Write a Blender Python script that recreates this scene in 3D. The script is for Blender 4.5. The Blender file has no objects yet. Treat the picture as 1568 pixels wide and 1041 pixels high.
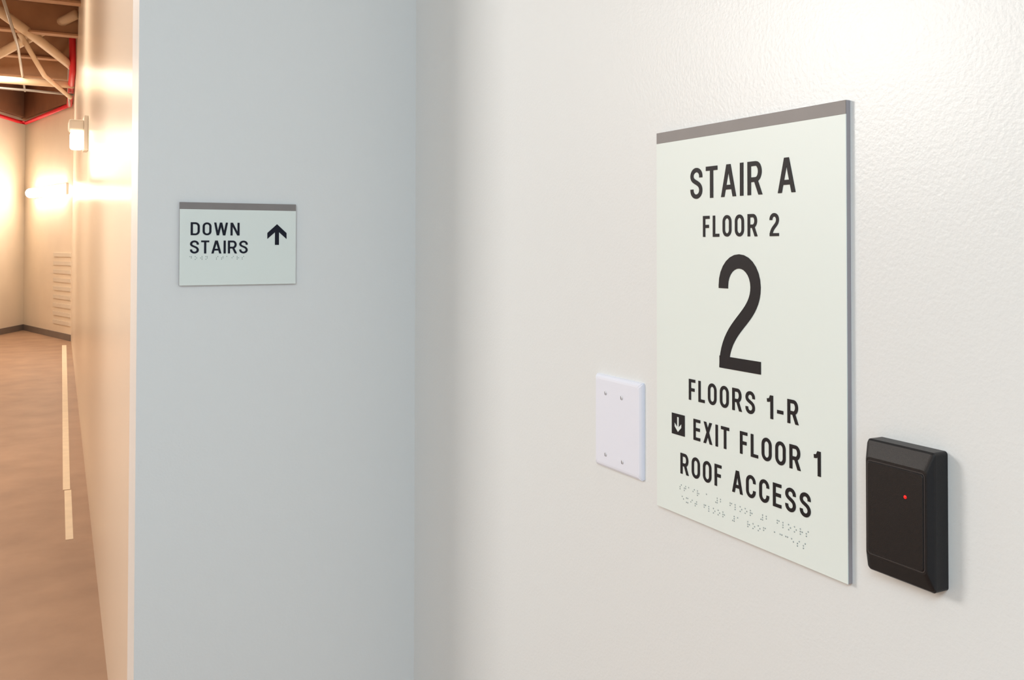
import bpy, bmesh, math, random
from mathutils import Matrix, Vector
random.seed(4)
S = bpy.context.scene
COL = S.collection
try:
    S.view_settings.view_transform = 'Standard'
    S.view_settings.look = 'None'
except Exception as e:
    print(e)

# ------------------------------------------------------------ materials
def lin(c):
    return tuple(((x/255)/12.92 if x/255 <= 0.04045 else ((x/255+0.055)/1.055)**2.4) for x in c)

def mat(name, rgb, rough=0.5, metal=0.0, var=0.0, vscale=5.0, bump=0.0, bscale=200.0,
        emit=None, estr=0.0, spec=0.5, rgb2=None, detail=2.0, bdist=0.001):
    m = bpy.data.materials.new(name); m.use_nodes = True
    nt = m.node_tree; N = nt.nodes; L = nt.links
    b = N['Principled BSDF']
    c = lin(rgb)
    b.inputs['Base Color'].default_value = (*c, 1)
    b.inputs['Roughness'].default_value = rough
    b.inputs['Metallic'].default_value = metal
    b.inputs['Specular IOR Level'].default_value = spec
    tc = N.new('ShaderNodeTexCoord')
    if var > 0 or rgb2:
        n = N.new('ShaderNodeTexNoise'); n.inputs['Scale'].default_value = vscale
        n.inputs['Detail'].default_value = 6
        L.new(tc.outputs['Object'], n.inputs['Vector'])
        r = N.new('ShaderNodeValToRGB')
        r.color_ramp.elements[0].position = 0.3; r.color_ramp.elements[1].position = 0.7
        c2 = lin(rgb2) if rgb2 else tuple(min(1, x*(1+var)) for x in c)
        c1 = c if rgb2 else tuple(x*(1-var) for x in c)
        r.color_ramp.elements[0].color = (*c1, 1); r.color_ramp.elements[1].color = (*c2, 1)
        L.new(n.outputs['Fac'], r.inputs['Fac']); L.new(r.outputs['Color'], b.inputs['Base Color'])
    if bump > 0:
        n2 = N.new('ShaderNodeTexNoise'); n2.inputs['Scale'].default_value = bscale
        n2.inputs['Detail'].default_value = detail
        L.new(tc.outputs['Object'], n2.inputs['Vector'])
        bp = N.new('ShaderNodeBump'); bp.inputs['Strength'].default_value = bump
        bp.inputs['Distance'].default_value = bdist
        L.new(n2.outputs['Fac'], bp.inputs['Height']); L.new(bp.outputs['Normal'], b.inputs['Normal'])
    if emit:
        b.inputs['Emission Color'].default_value = (*lin(emit), 1)
        b.inputs['Emission Strength'].default_value = estr
    return m

M_wall = mat('wall_paint_semigloss', (230, 233, 234), rough=0.33, bump=0.5, bscale=260, bdist=0.0005, detail=3)
M_hall = mat('hall_paint_warm', (236, 224, 208), rough=0.24, bump=0.2, bscale=120, bdist=0.0006)
M_far = mat('far_wall_paint', (232, 218, 200), rough=0.45, var=0.03, vscale=2)
M_floor = mat('floor_concrete_brown', (150, 118, 95), rough=0.5, rgb2=(168, 135, 110), vscale=3.5, bump=0.3, bscale=30)
M_ceil = mat('ceiling_deck_brown', (132, 88, 62), rough=0.8, var=0.2, vscale=2)
M_beam = mat('beam_tan', (182, 140, 106), rough=0.7, var=0.1, vscale=4)
M_pipe = mat('pipe_cream', (222, 196, 166), rough=0.5, var=0.05)
M_conduit = mat('conduit_grey', (170, 165, 160), rough=0.4, metal=0.4, var=0.05)
M_red = mat('red_paint', (215, 25, 40), rough=0.5, var=0.05)
M_base = mat('baseboard_grey', (120, 108, 102), rough=0.6, var=0.05)
M_tape = mat('tape_cream', (232, 216, 192), rough=0.6, var=0.06, vscale=12)
M_sign = mat('sign_face', (231, 240, 237), rough=0.42, bump=0.08, bscale=900, bdist=0.0002)
M_dot = mat('braille_resin_shaded', (162, 172, 172), rough=0.25, var=0.02)  # clear dots, greyed so the colour carries their small shading
M_band = mat('sign_band_grey', (136, 131, 130), rough=0.5, var=0.03, vscale=40)
M_side = mat('sign_edge_grey', (158, 153, 158), rough=0.5, var=0.03, vscale=40)
M_ink = mat('sign_ink_black', (30, 27, 31), rough=0.5, var=0.08, vscale=60, spec=0.25)
M_ink2 = mat('sign_ink_blueblack', (14, 18, 36), rough=0.5, var=0.08, vscale=60, spec=0.25)
M_plate = mat('plate_white', (234, 237, 250), rough=0.35, bump=0.05, bscale=400)
M_screw = mat('screw_white', (215, 215, 222), rough=0.35, metal=0.2, var=0.03)
M_slot = mat('screw_slot', (120, 120, 128), rough=0.5, var=0.03)
M_blk = mat('reader_black', (22, 20, 22), rough=0.45, bump=0.5, bscale=1500, bdist=0.0003, spec=0.35)
M_blk2 = mat('reader_groove', (56, 54, 56), rough=0.35, var=0.05)
M_led = mat('led_red', (200, 10, 10), rough=0.3, emit=(255, 20, 16), estr=1.5)
M_lamp = mat('lamp_lens', (255, 240, 220), rough=0.4, emit=(255, 236, 210), estr=3.0)
M_house = mat('lamp_housing', (222, 212, 198), rough=0.45, var=0.02)

# ------------------------------------------------------------ helpers
def obj(name, bm, m, parent=None, smooth=False):
    me = bpy.data.meshes.new(name); bm.normal_update(); bm.to_mesh(me); bm.free()
    o = bpy.data.objects.new(name, me); COL.objects.link(o)
    for x in (m if isinstance(m, (list, tuple)) else [m]): me.materials.append(x)
    if smooth:
        for p in me.polygons: p.use_smooth = True
    if parent: o.parent = parent
    return o

def empty(name, M=None):
    e = bpy.data.objects.new(name, None); COL.objects.link(e); e.empty_display_size = 0.1
    if M is not None: e.matrix_world = M
    return e

def box_bm(bm, x0, x1, y0, y1, z0, z1, bevel=0.0, seg=2):
    b2 = bmesh.new()
    bmesh.ops.create_cube(b2, size=1)
    for v in b2.verts:
        v.co = Vector(((x0+x1)/2+v.co.x*(x1-x0), (y0+y1)/2+v.co.y*(y1-y0), (z0+z1)/2+v.co.z*(z1-z0)))
    if bevel > 0:
        bmesh.ops.bevel(b2, geom=b2.edges[:], offset=bevel, segments=seg, affect='EDGES', profile=0.5)
    me = bpy.data.meshes.new('t'); b2.to_mesh(me); b2.free(); bm.from_mesh(me); bpy.data.meshes.remove(me)

def box(name, x0, x1, y0, y1, z0, z1, m, bevel=0.0, parent=None):
    bm = bmesh.new(); box_bm(bm, x0, x1, y0, y1, z0, z1, bevel); return obj(name, bm, m, parent)

def prism(name, pts, z0, z1, m, parent=None):
    bm = bmesh.new()
    vs = [bm.verts.new((x, y, z0)) for x, y in pts]
    f = bm.faces.new(vs)
    r = bmesh.ops.extrude_face_region(bm, geom=[f])
    for v in r['geom']:
        if isinstance(v, bmesh.types.BMVert): v.co.z = z1
    bmesh.ops.recalc_face_normals(bm, faces=bm.faces[:])
    return obj(name, bm, m, parent)

def tube_bm(bm, pts, r, n=12):
    pts = [Vector(p) for p in pts]; prev = None; up0 = Vector((0.13, 0.2, 0.97)).normalized()
    for i, p in enumerate(pts):
        d = (pts[min(i+1, len(pts)-1)] - pts[max(i-1, 0)]).normalized()
        u = d.cross(up0)
        if u.length < 0.05: u = d.cross(Vector((1, 0, 0)))
        u.normalize(); w = u.cross(d)
        ring = [bm.verts.new(p + r*(math.cos(2*math.pi*k/n)*u + math.sin(2*math.pi*k/n)*w)) for k in range(n)]
        if prev:
            for k in range(n): bm.faces.new((prev[k], prev[(k+1) % n], ring[(k+1) % n], ring[k]))
        else: bm.faces.new(ring[::-1])
        prev = ring
    bm.faces.new(prev)

def tube(name, pts, r, m, parent=None, n=12):
    bm = bmesh.new(); tube_bm(bm, pts, r, n)
    bmesh.ops.recalc_face_normals(bm, faces=bm.faces[:])
    return obj(name, bm, m, parent, smooth=True)

# ------------------------------------------------------------ glyphs (condensed grotesque)
T = 0.15; H = T/2
def arc(cx, cy, rx, ry, a0, a1, n=14):
    return [(cx+rx*math.cos(math.radians(a0+(a1-a0)*i/n)), cy+ry*math.sin(math.radians(a0+(a1-a0)*i/n))) for i in range(n+1)]
def bez(p0, p1, p2, p3, n=14):
    o = []
    for i in range(n+1):
        t = i/n; a = (1-t)**3; b = 3*t*(1-t)**2; c = 3*t*t*(1-t); d = t**3
        o.append((a*p0[0]+b*p1[0]+c*p2[0]+d*p3[0], a*p0[1]+b*p1[1]+c*p2[1]+d*p3[1]))
    return o
def glyph(ch):
    o = []  # list of (pts, closed)
    if ch in 'OC':
        w = 0.57; cx = w/2; rx = cx-H; ry = 0.235
        if ch == 'O':
            o.append((arc(cx, 1-H-ry, rx, ry, 0, 180)+arc(cx, H+ry, rx, ry, 180, 360), True))
        else:
            o.append(([(cx+rx, 0.655)]+arc(cx, 1-H-ry, rx, ry, 0, 180)+arc(cx, H+ry, rx, ry, 180, 360)+[(cx+rx, 0.345)], False))
    elif ch == 'D':
        w = 0.58; r = 0.25
        o.append(([(H, 0), (H, 1)], False))
        o.append(([(H, H), (w-H-0.22, H)]+arc(w-H-0.22, H+r, 0.22, r, -90, 0)+arc(w-H-0.22, 1-H-r, 0.22, r, 0, 90)+[(H, 1-H)], False))
    elif ch == 'S':
        w = 0.56; cx = w/2; rx = cx-H; ry = 0.2
        o.append(([(cx+rx, 0.68)]+arc(cx, 1-H-ry, rx, ry, 0, 180)+bez((cx-rx, 1-H-ry), (cx-rx, 0.50), (cx+rx, 0.56), (cx+rx, H+ry), 18)[1:]
                  +arc(cx, H+ry, rx, ry, 0, -180)[1:]+[(cx-rx, 0.31)], False))
    elif ch == '2':
        w = 0.53; cx = w/2; rx = cx-H; ry = 0.215
        o.append(([(cx-rx, 0.70)]+arc(cx, 1-H-ry, rx, ry, 180, 0)+bez((cx+rx, 1-H-ry), (cx+rx, 0.44), (H+0.01, 0.40), (H+0.005, 0.0), 20)[1:], False))
        o.append(([(0.008, H*0.72), (w, H*0.72)], False))
    elif ch == 'A':
        w = 0.64; cx = w/2
        o.append(([(H*0.95-0.012, -0.05), (cx-0.008, 1.03)], False)); o.append(([(w-H*0.95+0.012, -0.05), (cx+0.008, 1.03)], False))
        o.append(([(0.14, 0.295), (w-0.14, 0.295)], False))
    elif ch == 'N':
        w = 0.60
        o.append(([(H, 0), (H, 1)], False)); o.append(([(w-H, 0), (w-H, 1)], False))
        o.append(([(H+0.01, 1.0), (w-H-0.01, 0.0)], False))
    elif ch == 'R':
        w = 0.60; m = 0.455; x = w-H-0.03
        o.append(([(H, 0), (H, 1)], False))
        rr = (1-H-m)/2
        o.append(([(H, 1-H), (x-0.17, 1-H)]+arc(x-0.17, m+rr, 0.17, rr, 90, -90)+[(H, m)], False))
        o.append(([(x-0.18, m+0.02), (w-H+0.005, -0.03)], False))
    elif ch == 'E':
        w = 0.47; o.append(([(H, 0), (H, 1)], False))
        o += [([(H, H*.9), (w, H*.9)], False), ([(H, 1-H*.9), (w, 1-H*.9)], False), ([(H, 0.52), (w-0.03, 0.52)], False)]
    elif ch == 'F':
        w = 0.45; o.append(([(H, 0), (H, 1)], False))
        o += [([(H, 1-H*.9), (w, 1-H*.9)], False), ([(H, 0.5), (w-0.05, 0.5)], False)]
    elif ch == 'L':
        w = 0.43; o += [([(H, 0), (H, 1)], False), ([(H, H*.9), (w, H*.9)], False)]
    elif ch == 'T':
        w = 0.52; o += [([(w/2, 0), (w/2, 1)], False), ([(0, 1-H*.9), (w, 1-H*.9)], False)]
    elif ch == 'I':
        w = T; o.append(([(H, 0), (H, 1)], False))
    elif ch == 'X':
        w = 0.62; o += [([(H, -0.05), (w-H-0.02, 1.05)], False), ([(w-H, -0.05), (H+0.02, 1.05)], False)]
    elif ch == 'W':
        w = 0.88; a = H*0.9
        o += [([(a-0.01, 1.04), (0.235, -0.03)], False), ([(0.235, -0.03), (w/2, 1.03)], False),
              ([(w/2, 1.03), (w-0.235, -0.03)], False), ([(w-0.235, -0.03), (w-a+0.01, 1.04)], False)]
    elif ch == '1':
        w = 0.34; o += [([(w-H, 0), (w-H, 1)], False), ([(0.0, 0.775), (0.10, 0.785), (0.18, 0.83), (w-H-0.01, 1.0)], False)]
    elif ch == '-':
        w = 0.34; o.append(([(0, 0.37), (w, 0.37)], False))
    else:
        w = 0.26
    return w, o

def ribbon(bm, pts, closed, h, sx, sy, ox, oy, z):
    P = [Vector(p) for p in pts]
    Q = [P[0]]
    for p in P[1:]:
        if (p-Q[-1]).length > 1e-5: Q.append(p)
    if closed and (Q[0]-Q[-1]).length < 1e-5: Q.pop()
    P = Q; n = len(P); L = []; R = []
    for i in range(n):
        if closed: a, b = P[i-1], P[(i+1) % n]
        else: a, b = (P[i-1] if i else None), (P[i+1] if i < n-1 else None)
        d1 = (P[i]-a).normalized() if a is not None else None
        d2 = (b-P[i]).normalized() if b is not None else None
        if d1 is None: d1 = d2
        if d2 is None: d2 = d1
        n1 = Vector((-d1.y, d1.x)); n2 = Vector((-d2.y, d2.x)); m = (n1+n2).normalized()
        k = min(1.5, 1/max(0.3, m.dot(n1)))
        L.append(bm.verts.new((ox+(P[i].x+m.x*h*k)*sx, oy+(P[i].y+m.y*h*k)*sy, z)))
        R.append(bm.verts.new((ox+(P[i].x-m.x*h*k)*sx, oy+(P[i].y-m.y*h*k)*sy, z)))
    for i in range(n if closed else n-1):
        j = (i+1) % n
        bm.faces.new((R[i], R[j], L[j], L[i]))

def text(name, s, x0, x1, y0, y1, z, depth, m, parent, gs=1.06, weight=0.15):
    """fit s between x0..x1 by tracking; cap height y0..y1"""
    global T, H
    T = weight; H = T/2
    cap = y1-y0; sx = cap*gs
    G = [glyph(c) for c in s]
    tot = sum(g[0] for g in G)*sx
    gap = (x1-x0-tot)/max(1, len(s)-1)
    bm = bmesh.new(); x = x0
    for w, strokes in G:
        for k, (pts, closed) in enumerate(strokes):
            ribbon(bm, pts, closed, H, sx, cap, x, y0, depth+k*0.00003)
        x += w*sx+gap
    for (co, no) in (((0, y0, 0), (0, -1, 0)), ((0, y1, 0), (0, 1, 0))):
        bmesh.ops.bisect_plane(bm, geom=bm.verts[:]+bm.edges[:]+bm.faces[:], plane_co=co, plane_no=no, clear_outer=True, dist=1e-7)
    top = bm.faces[:]
    r = bmesh.ops.extrude_face_region(bm, geom=top)
    for v in r['geom']:
        if isinstance(v, bmesh.types.BMVert): v.co.z = -0.0001
    for v in bm.verts: v.co.z += z
    bmesh.ops.recalc_face_normals(bm, faces=bm.faces[:])
    return obj(name, bm, m, parent)

def poly_plate(name, polys, z, depth, m, parent):
    bm = bmesh.new()
    for i, pts in enumerate(polys):
        bm.faces.new([bm.verts.new((x, y, z+depth+i*0.00003)) for x, y in pts])
    r = bmesh.ops.extrude_face_region(bm, geom=bm.faces[:])
    for v in r['geom']:
        if isinstance(v, bmesh.types.BMVert): v.co.z = z-0.0001
    bmesh.ops.recalc_face_normals(bm, faces=bm.faces[:])
    return obj(name, bm, m, parent)

def braille(name, pats, x0, x1, yc, z, m, parent):
    bm = bmesh.new(); n = len(pats); step = (x1-x0)/n
    for i, pt in enumerate(pats):
        for d in pt:
            dx = 0 if d <= 3 else 0.0025; dy = -((d-1) % 3)*0.0025+0.0025
            mt = Matrix.Translation((x0+i*step+dx, yc+dy, z)) @ Matrix.Diagonal((1, 1, 0.8, 1))
            bmesh.ops.create_icosphere(bm, subdivisions=2, radius=0.00085, matrix=mt)
    return obj(name, bm, m, parent, smooth=True)
BR = {'a': (1,), 'b': (1, 2), 'c': (1, 4), 'd': (1, 4, 5), 'e': (1, 5), 'f': (1, 2, 4), 'g': (1, 2, 4, 5), 'h': (1, 2, 5), 'i': (2, 4), 'j': (2, 4, 5),
      'k': (1, 3), 'l': (1, 2, 3), 'm': (1, 3, 4), 'n': (1, 3, 4, 5), 'o': (1, 3, 5), 'p': (1, 2, 3, 4), 'r': (1, 2, 3, 5), 's': (2, 3, 4), 't': (2, 3, 4, 5),
      'w': (2, 4, 5, 6), 'x': (1, 3, 4, 6), '#': (3, 4, 5, 6), ' ': (), '-': (3, 6)}
def br(s): return [BR[c] for c in s]

# ------------------------------------------------------------ room shell
XW = 0.691; YB = 1.764; FZ = -1.5; HZ = 2.75; CZ = 1.28
hx = lambda y: 0.203+0.0242*(y-1.764)
YS = YB+0.12
box('wall_right', XW, XW+0.12, -2.6, YS, FZ, CZ+0.02, M_wall)
box('wall_back', 0.165, XW, YB, YS, FZ, HZ, M_wall)
prism('wall_hall', [(hx(YS), YS), (XW+0.12, YS), (1.0, 16.2), (hx(16.2), 16.2)], FZ, HZ, M_hall)
box('floor', -2.9, 1.1, -2.6, 19.2, FZ-0.1, FZ, M_floor)
box('ceiling', -2.9, XW+0.12, -2.6, YB, CZ, CZ+0.12, M_wall)
box('wall_header', -2.9, 0.165, YB-0.1, YB, CZ+0.12, HZ, M_hall)
box('ceiling_hall', -2.9, 1.1, YB, 19.2, HZ, HZ+0.12, M_ceil)
box('wall_left', -2.9, -2.78, -2.6, 19.2, FZ, HZ, M_far)
P0 = (-0.13, 18.5); P1 = (0.545, 16.0); P2 = (-0.62, 17.3)
WT = 2.2
prism('wall_far', [P1, (1.05, 16.0), (1.05, 19.0), (-2.78, 19.0), (-2.78, 17.3), P2, P0], FZ, HZ-0.001, M_far)
def strip(name, a, b, z0, z1, d, m, parent=None):
    a = Vector(a); b = Vector(b); t = (b-a).normalized(); n = Vector((t.y, -t.x))
    if n.y > 0: n = -n
    return prism(name, [tuple(a), tuple(b), tuple(b+n*d), tuple(a+n*d)], z0, z1, m, parent)
strip('baseboard_far', P0, P1, FZ, FZ+0.10, 0.015, M_base)
strip('baseboard_recess', P2, P0, FZ, FZ+0.10, 0.015, M_base)
def tapex(y): return hx(y)-0.088
prism('floor_tape', [(tapex(5.25), 5.25), (tapex(5.25)-0.036, 5.25), (tapex(6.3)-0.038, 6.3), (tapex(6.3), 6.3)], FZ, FZ+0.002, M_tape)
prism('floor_tape.001', [(tapex(6.32)-0.006, 6.32), (tapex(6.32)-0.046, 6.32), (tapex(15.4)-0.04, 15.4), (tapex(15.4)+0.02, 15.4)], FZ, FZ+0.002, M_tape)

# ------------------------------------------------------------ open ceiling structure
e = empty('ceiling_joists')
for i, y in enumerate((8.6, 10.2, 11.8, 13.4, 15.0)):
    bm = bmesh.new()
    box_bm(bm, -2.78, hx(y)-0.002, y-0.012, y+0.012, 2.42, HZ)
    box_bm(bm, -2.78, hx(y)-0.002, y-0.07, y+0.07, 2.40, 2.42)
    obj('joist_%d' % i, bm, M_beam, e)
fas = empty('fascia_beam')
strip('beam_a', P0, P1, WT, HZ-0.002, 0.10, M_ceil, fas)
strip('beam_b', P2, P0, WT+.02, HZ-0.002, 0.10, M_ceil, fas)
red = empty('red_sprinkler_line')
tube('run', [(-0.64, 17.18, 2.3), (-0.6, 17.12, 2.12), (-0.25, 18.0, 2.12), (-0.12, 18.2, 2.12), (0.49, 15.9, 2.17)], 0.03, M_red, red)
tube('riser', [(0.49, 15.9, 2.17), (0.44, 13.2, 2.25), (0.41, 12.6, 2.74)], 0.04, M_red, red)
pp = empty('ceiling_pipework')
tube('pipe_a', [(-0.45, 13.0, 2.30), (0.0, 12.2, 2.46), (0.42, 11.6, 2.62)], 0.055, M_pipe, pp)
tube('pipe_b', [(-0.45, 11.0, 2.52), (0.0, 12.0, 2.40), (0.46, 13.4, 2.32)], 0.055, M_pipe, pp)
tube('pipe_c', [(-1.5, 14.2, 2.22), (0.0, 14.2, 2.22), (0.49, 14.2, 2.22)], 0.05, M_pipe, pp)
tube('pipe_d', [(-0.15, 11.9, 2.40), (0.12, 13.6, 2.22), (0.46, 14.6, 2.10)], 0.03, M_pipe, pp)
cd = empty('ceiling_conduit')
tube('conduit_a', [(-0.28, 9.5, 2.30), (-0.17, 12.0, 2.28), (-0.12, 15.5, 2.28)], 0.016, M_conduit, cd)
tube('conduit_b', [(-1.5, 14.6, 2.18), (0.0, 14.6, 2.16), (0.5, 14.6, 2.14)], 0.018, M_conduit, cd)
tube('conduit_c', [(0.40, 13.0, 2.74), (0.44, 14.9, 2.2), (0.48, 15.5, 2.1)], 0.014, M_conduit, cd)

# ------------------------------------------------------------ fixtures down the hall
def wallpt(s, off):
    a = Vector(P0); b = Vector(P1); t = (b-a).normalized(); n = Vector((t.y, -t.x))
    if n.y > 0: n = -n
    return a+(b-a)*s+n*off
tl = empty('tube_wall_light')
p = wallpt(0.26, 0.09); q = wallpt(0.90, 0.09)
tube('tube', [(p.x, p.y, 0.88), (q.x, q.y, 0.86)], 0.08, mat('tube_glow', (255, 250, 240), emit=(255, 244, 224), estr=20), tl)
p = wallpt(0.24, 0.0); q = wallpt(0.92, 0.0)
strip('backplate', tuple(p), tuple(q), 0.80, 0.97, 0.03, M_house, tl)
lv = empty('light_stripes')  # raised strips stand in for stripes of light on the far wall
for i in range(9):
    a_ = wallpt(0.66, 0.0); b_ = wallpt(0.985, 0.0)
    strip('light_stripe_%d' % i, tuple(a_), tuple(b_), -1.27+i*0.135, -1.27+i*0.135+0.06, 0.015, M_house, lv)
sc = empty('wall_sconce')
y = 6.85; x = hx(y); z0 = 0.63
bm = bmesh.new(); box_bm(bm, x-0.03, x-0.001, y-0.10, y+0.10, z0, z0+0.23, 0.006); obj('backplate', bm, M_house, sc)
bm = bmesh.new(); box_bm(bm, x-0.11, x-0.028, y-0.085, y+0.085, z0+0.01, z0+0.13, 0.02, 3); obj('lens', bm, M_lamp, sc)
bm = bmesh.new(); box_bm(bm, x-0.12, x-0.028, y-0.095, y+0.095, z0+0.13, z0+0.20, 0.012, 3); obj('cap', bm, M_house, sc)

# ------------------------------------------------------------ frames on the walls
MR = Matrix(((0, 0, -1, XW), (-1, 0, 0, 0), (0, 1, 0, 0), (0, 0, 0, 1)))   # local x=-Y, y=Z, z=-X
MB = Matrix(((1, 0, 0, 0), (0, 0, -1, YB), (0, 1, 0, 0), (0, 0, 0, 1)))   # local x=X, y=Z, z=-Y

# stair sign
sg = empty('stair_sign', MR @ Matrix.Translation((-0.9355, 0, 0)))
SW = 0.3005; ST = 0.1389; SB = -0.3187; F = 0.0062
box('plaque', 0, SW, SB, ST, 0.0, 0.0052, M_side, 0.0003, sg)
box('face', 0, SW, SB, ST-0.0133, 0.0052, F, M_sign, 0.0002, sg)
box('band', 0, SW, ST-0.0133, ST, 0.0052, F, M_band, 0.0002, sg)
D = 0.0006
text('text_stair', 'STAIR A', 0.067, 0.2350, 0.0545, 0.0905, F, D, M_ink, sg, weight=0.14)
text('text_floor', 'FLOOR 2', 0.0897, 0.2115, 0.0102, 0.0342, F, D, M_ink, sg)
text('numeral', '2', 0.117, 0.1842, -0.1360, -0.0092, F, D, M_ink, sg, 1.0, weight=0.122)
text('text_floors', 'FLOORS 1-R', 0.0633, 0.2383, -0.1800, -0.1557, F, D, M_ink, sg)
text('text_exit', 'EXIT FLOOR 1', 0.0717, 0.2675, -0.2252, -0.2009, F, D, M_ink, sg)
text('text_roof', 'ROOF ACCESS', 0.0472, 0.2540, -0.2694, -0.2451, F, D, M_ink, sg)
box('icon', 0.0307, 0.0552, -0.2250, -0.2003, F, F+D, M_ink, 0.0, sg)
def down_arrow(cx, cy, h, w, t, flip):
    k = -1 if flip else 1
    stem = [(cx-t/2, cy-h/2*k), (cx+t/2, cy-h/2*k), (cx+t/2, cy+h*0.40*k), (cx-t/2, cy+h*0.40*k)]
    tip = cy+h/2*k
    a = t*1.25
    l = [(cx, tip), (cx, tip-a*1.25*k), (cx-w/2, tip-(w/2)*1.05*k-a*0.95*k), (cx-w/2, tip-(w/2)*1.0*k+a*0.15*k)]
    r = [(2*cx-x, y) for x, y in l]
    return [stem, l, r]
poly_plate('icon_arrow', down_arrow(0.04295, -0.2127, 0.0175, 0.0125, 0.0028, True), F+D, 0.0002, M_sign, sg)
braille('braille_1', br('stair a #b floor #b floors'), 0.046, 0.256, -0.2855, F, M_dot, sg)
braille('braille_2', br('exit floor #a roof access'), 0.050, 0.252, -0.2985, F, M_dot, sg)

# down stairs sign
dg = empty('direction_sign', MB @ Matrix.Translation((0.2351, 0, 0)))
DW = 0.2103; DT = 0.0775; DB = -0.0731
box('plaque', 0, DW, DB, DT, 0.0, 0.0052, M_side, 0.0003, dg)
box('face', 0, DW, DB, DT-0.0125, 0.0052, F, M_sign, 0.0002, dg)
box('band', 0, DW, DT-0.0125, DT, 0.0052, F, M_band, 0.0002, dg)
text('text_down', 'DOWN', 0.0190, 0.1055, 0.0178, 0.0413, F, D, M_ink2, dg, 1.16, weight=0.14)
text('text_stairs', 'STAIRS', 0.0180, 0.1205, -0.0154, 0.0083, F, D, M_ink2, dg, 1.16, weight=0.14)
poly_plate('arrow', down_arrow(0.1745, 0.0200, 0.039, 0.036, 0.0075, False), F, D, M_ink2, dg)
braille('braille', br('down stairs'), 0.018, 0.120, -0.0235, F, M_dot, dg)

# blank electrical cover plate (two gang)
pl = empty('wall_cover_plate', MR)
bm = bmesh.new()
x0, x1, y0, y1 = -1.0785, -0.9695, -0.2980, -0.1745
loops = []
for (ins, z) in ((0, 0), (0, 0.0025), (0.0012, 0.0045), (0.0035, 0.0060), (0.006, 0.0064)):
    loops.append([bm.verts.new(c) for c in ((x0+ins, y0+ins, z), (x1-ins, y0+ins, z), (x1-ins, y1-ins, z), (x0+ins, y1-ins, z))])
for a_, b_ in zip(loops, loops[1:]):
    for k in range(4): bm.faces.new((a_[k], a_[(k+1) % 4], b_[(k+1) % 4], b_[k]))
bm.faces.new(loops[-1]); bm.faces.new(loops[0][::-1])
bmesh.ops.bevel(bm, geom=[e_ for e_ in bm.edges if abs((e_.verts[0].co-e_.verts[1].co).z) > 1e-4], offset=0.0015, segments=2, affect='EDGES')
bmesh.ops.recalc_face_normals(bm, faces=bm.faces[:])
obj('plate', bm, M_plate, pl)
for i, (sx_, sy_) in enumerate(((-1.0500, -0.1975), (-1.0120, -0.1985), (-1.0500, -0.2795), (-1.0105, -0.2815))):
    bm = bmesh.new()
    bmesh.ops.create_uvsphere(bm, u_segments=16, v_segments=8, radius=0.0032, matrix=Matrix.Translation((sx_, sy_, 0.0062)) @ Matrix.Diagonal((1, 1, 0.45, 1)))
    obj('screw_%d' % i, bm, M_screw, pl, smooth=True)
    box('slot_%d' % i, sx_-0.0004, sx_+0.0004, sy_-0.0020, sy_+0.0020, 0.0070, 0.0078, M_slot, 0, pl)

# card reader
rd = empty('card_reader', MR)
def rrect(x0, x1, y0, y1, r, z, n=5):
    o = []
    for cx, cy, a0 in ((x1-r, y1-r, 0), (x0+r, y1-r, 90), (x0+r, y0+r, 180), (x1-r, y0+r, 270)):
        for k in range(n+1):
            a = math.radians(a0+90*k/n); o.append((cx+r*math.cos(a), cy+r*math.sin(a), z))
    return o
bx0, bx1, by0, by1 = -0.6025, -0.5315, -0.2920, -0.1742
bm = bmesh.new(); prev = None
prof = [(0, 0, 0.003, 0.0), (0, 0, 0.003, 0.0150), (0.0005, 0.0014, 0.0035, 0.0168), (0.0032, 0.0135, 0.004, 0.0216), (0.0040, 0.0150, 0.004, 0.0222)]
for ix, iy, r, z in prof:
    ring = [bm.verts.new(c) for c in rrect(bx0+ix, bx1-ix, by0+iy, by1-iy, r, z)]
    if prev:
        n = len(ring)
        for k in range(n): bm.faces.new((prev[k], prev[(k+1) % n], ring[(k+1) % n], ring[k]))
    else: bm.faces.new(ring[::-1])
    prev = ring
bm.faces.new(prev); bmesh.ops.recalc_face_normals(bm, faces=bm.faces[:])
obj('body', bm, M_blk, rd)
def frame(name, x0, x1, y0, y1, r, w, z0, z1, m):
    bm = bmesh.new()
    A = [rrect(x0, x1, y0, y1, r, z0), rrect(x0, x1, y0, y1, r, z1), rrect(x0+w, x1-w, y0+w, y1-w, max(r-w, .0005), z1), rrect(x0+w, x1-w, y0+w, y1-w, max(r-w, .0005), z0)]
    V = [[bm.verts.new(c) for c in l] for l in A]; n = len(V[0])
    for a_, b_ in zip(V, V[1:]):
        for k in range(n): bm.faces.new((a_[k], a_[(k+1) % n], b_[(k+1) % n], b_[k]))
    bmesh.ops.recalc_face_normals(bm, faces=bm.faces[:])
    obj(name, bm, m, rd)
frame('groove', -0.5975, -0.5365, -0.2755, -0.1915, 0.0035, 0.0010, 0.0220, 0.0225, M_blk2)
bm = bmesh.new(); prev = None
for ins, z in ((0, 0.0221), (0, 0.0228), (0.0006, 0.0233)):
    ring = [bm.verts.new(c) for c in rrect(-0.5963+ins, -0.5377-ins, -0.2743+ins, -0.1927-ins, 0.0028, z)]
    if prev:
        n = len(ring)
        for k in range(n): bm.faces.new((prev[k], prev[(k+1) % n], ring[(k+1) % n], ring[k]))
    prev = ring
bm.faces.new(prev); bmesh.ops.recalc_face_normals(bm, faces=bm.faces[:])
obj('panel', bm, M_blk, rd)
bm = bmesh.new(); bmesh.ops.create_uvsphere(bm, u_segments=16, v_segments=8, radius=0.0015, matrix=Matrix.Translation((-0.5556, -0.2155, 0.0233)) @ Matrix.Diagonal((1, 1, 0.5, 1)))
obj('led', bm, M_led, rd, smooth=True)

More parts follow.
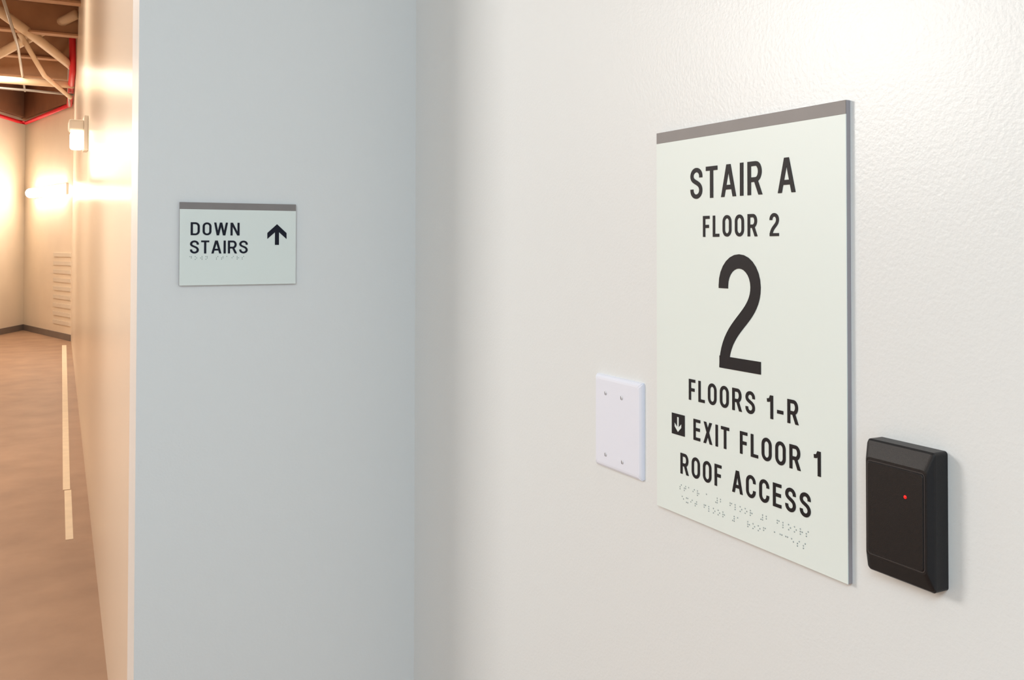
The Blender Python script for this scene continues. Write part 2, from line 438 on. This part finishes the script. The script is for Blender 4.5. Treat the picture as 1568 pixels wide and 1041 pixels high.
# ------------------------------------------------------------ lights
def area(name, loc, target, size, power, rgb, sy=None):
    l = bpy.data.lights.new(name, 'AREA'); l.energy = power; l.color = rgb; l.size = size
    if sy: l.shape = 'RECTANGLE'; l.size_y = sy
    o = bpy.data.objects.new(name, l); COL.objects.link(o); o.location = loc
    o.rotation_euler = (Vector(target)-Vector(loc)).to_track_quat('-Z', 'Y').to_euler()
    return o
area('hall_light_key', (-2.1, 3.0, 0.95), (0.6, 0.9, -0.1), 0.85, 54, (1.0, 0.955, 0.90))
area('fill_light_cool', (-1.0, -0.5, 1.25), (-0.6, 0.2, -1.0), 1.2, 62, (0.78, 0.925, 1.0))  # added cool fill below the near ceiling, no fixture
area('hall_ceiling_light', (-1.3, 7.5, 2.35), (-0.9, 7.5, -1.5), 0.8, 100, (1.0, 0.84, 0.66), 2.0)
area('hall_ceiling_light.001', (-1.2, 13.5, 2.2), (-0.6, 14.0, -1.5), 0.8, 120, (1.0, 0.84, 0.66), 2.0)
for nm, loc, pw in (('hall_lamp_glow', (0.25, 15.0, 0.80), 9), ('hall_uplight', (-1.2, 11.5, 1.2), 26), ('sconce_bulb', (0.15, 6.7, 0.55), 2.5), ('hall_wall_fill', (-0.6, 3.8, 0.32), 15)):  # last entry: light added to brighten the hall wall, no lamp there
    l = bpy.data.lights.new(nm, 'POINT'); l.energy = pw; l.color = (1.0, 0.87, 0.71); l.shadow_soft_size = 0.12
    o = bpy.data.objects.new(nm, l); COL.objects.link(o); o.location = loc

w = bpy.data.worlds.new('World'); S.world = w; w.use_nodes = True
w.node_tree.nodes['Background'].inputs[0].default_value = (0.76, 0.90, 1.0, 1)
w.node_tree.nodes['Background'].inputs[1].default_value = 0.9

# ------------------------------------------------------------ camera
cd_ = bpy.data.cameras.new('camera'); cam = bpy.data.objects.new('camera', cd_); COL.objects.link(cam)
cd_.sensor_width = 36; cd_.lens = 1420/1568*36
cd_.shift_y = -(520.5-351)/1568
cd_.clip_start = 0.02
R = Matrix.Rotation(math.radians(-27.34), 4, 'Z') @ Matrix.Rotation(math.radians(91.0), 4, 'X') @ Matrix.Rotation(0.0015, 4, 'Z')
cam.matrix_world = R
S.camera = cam
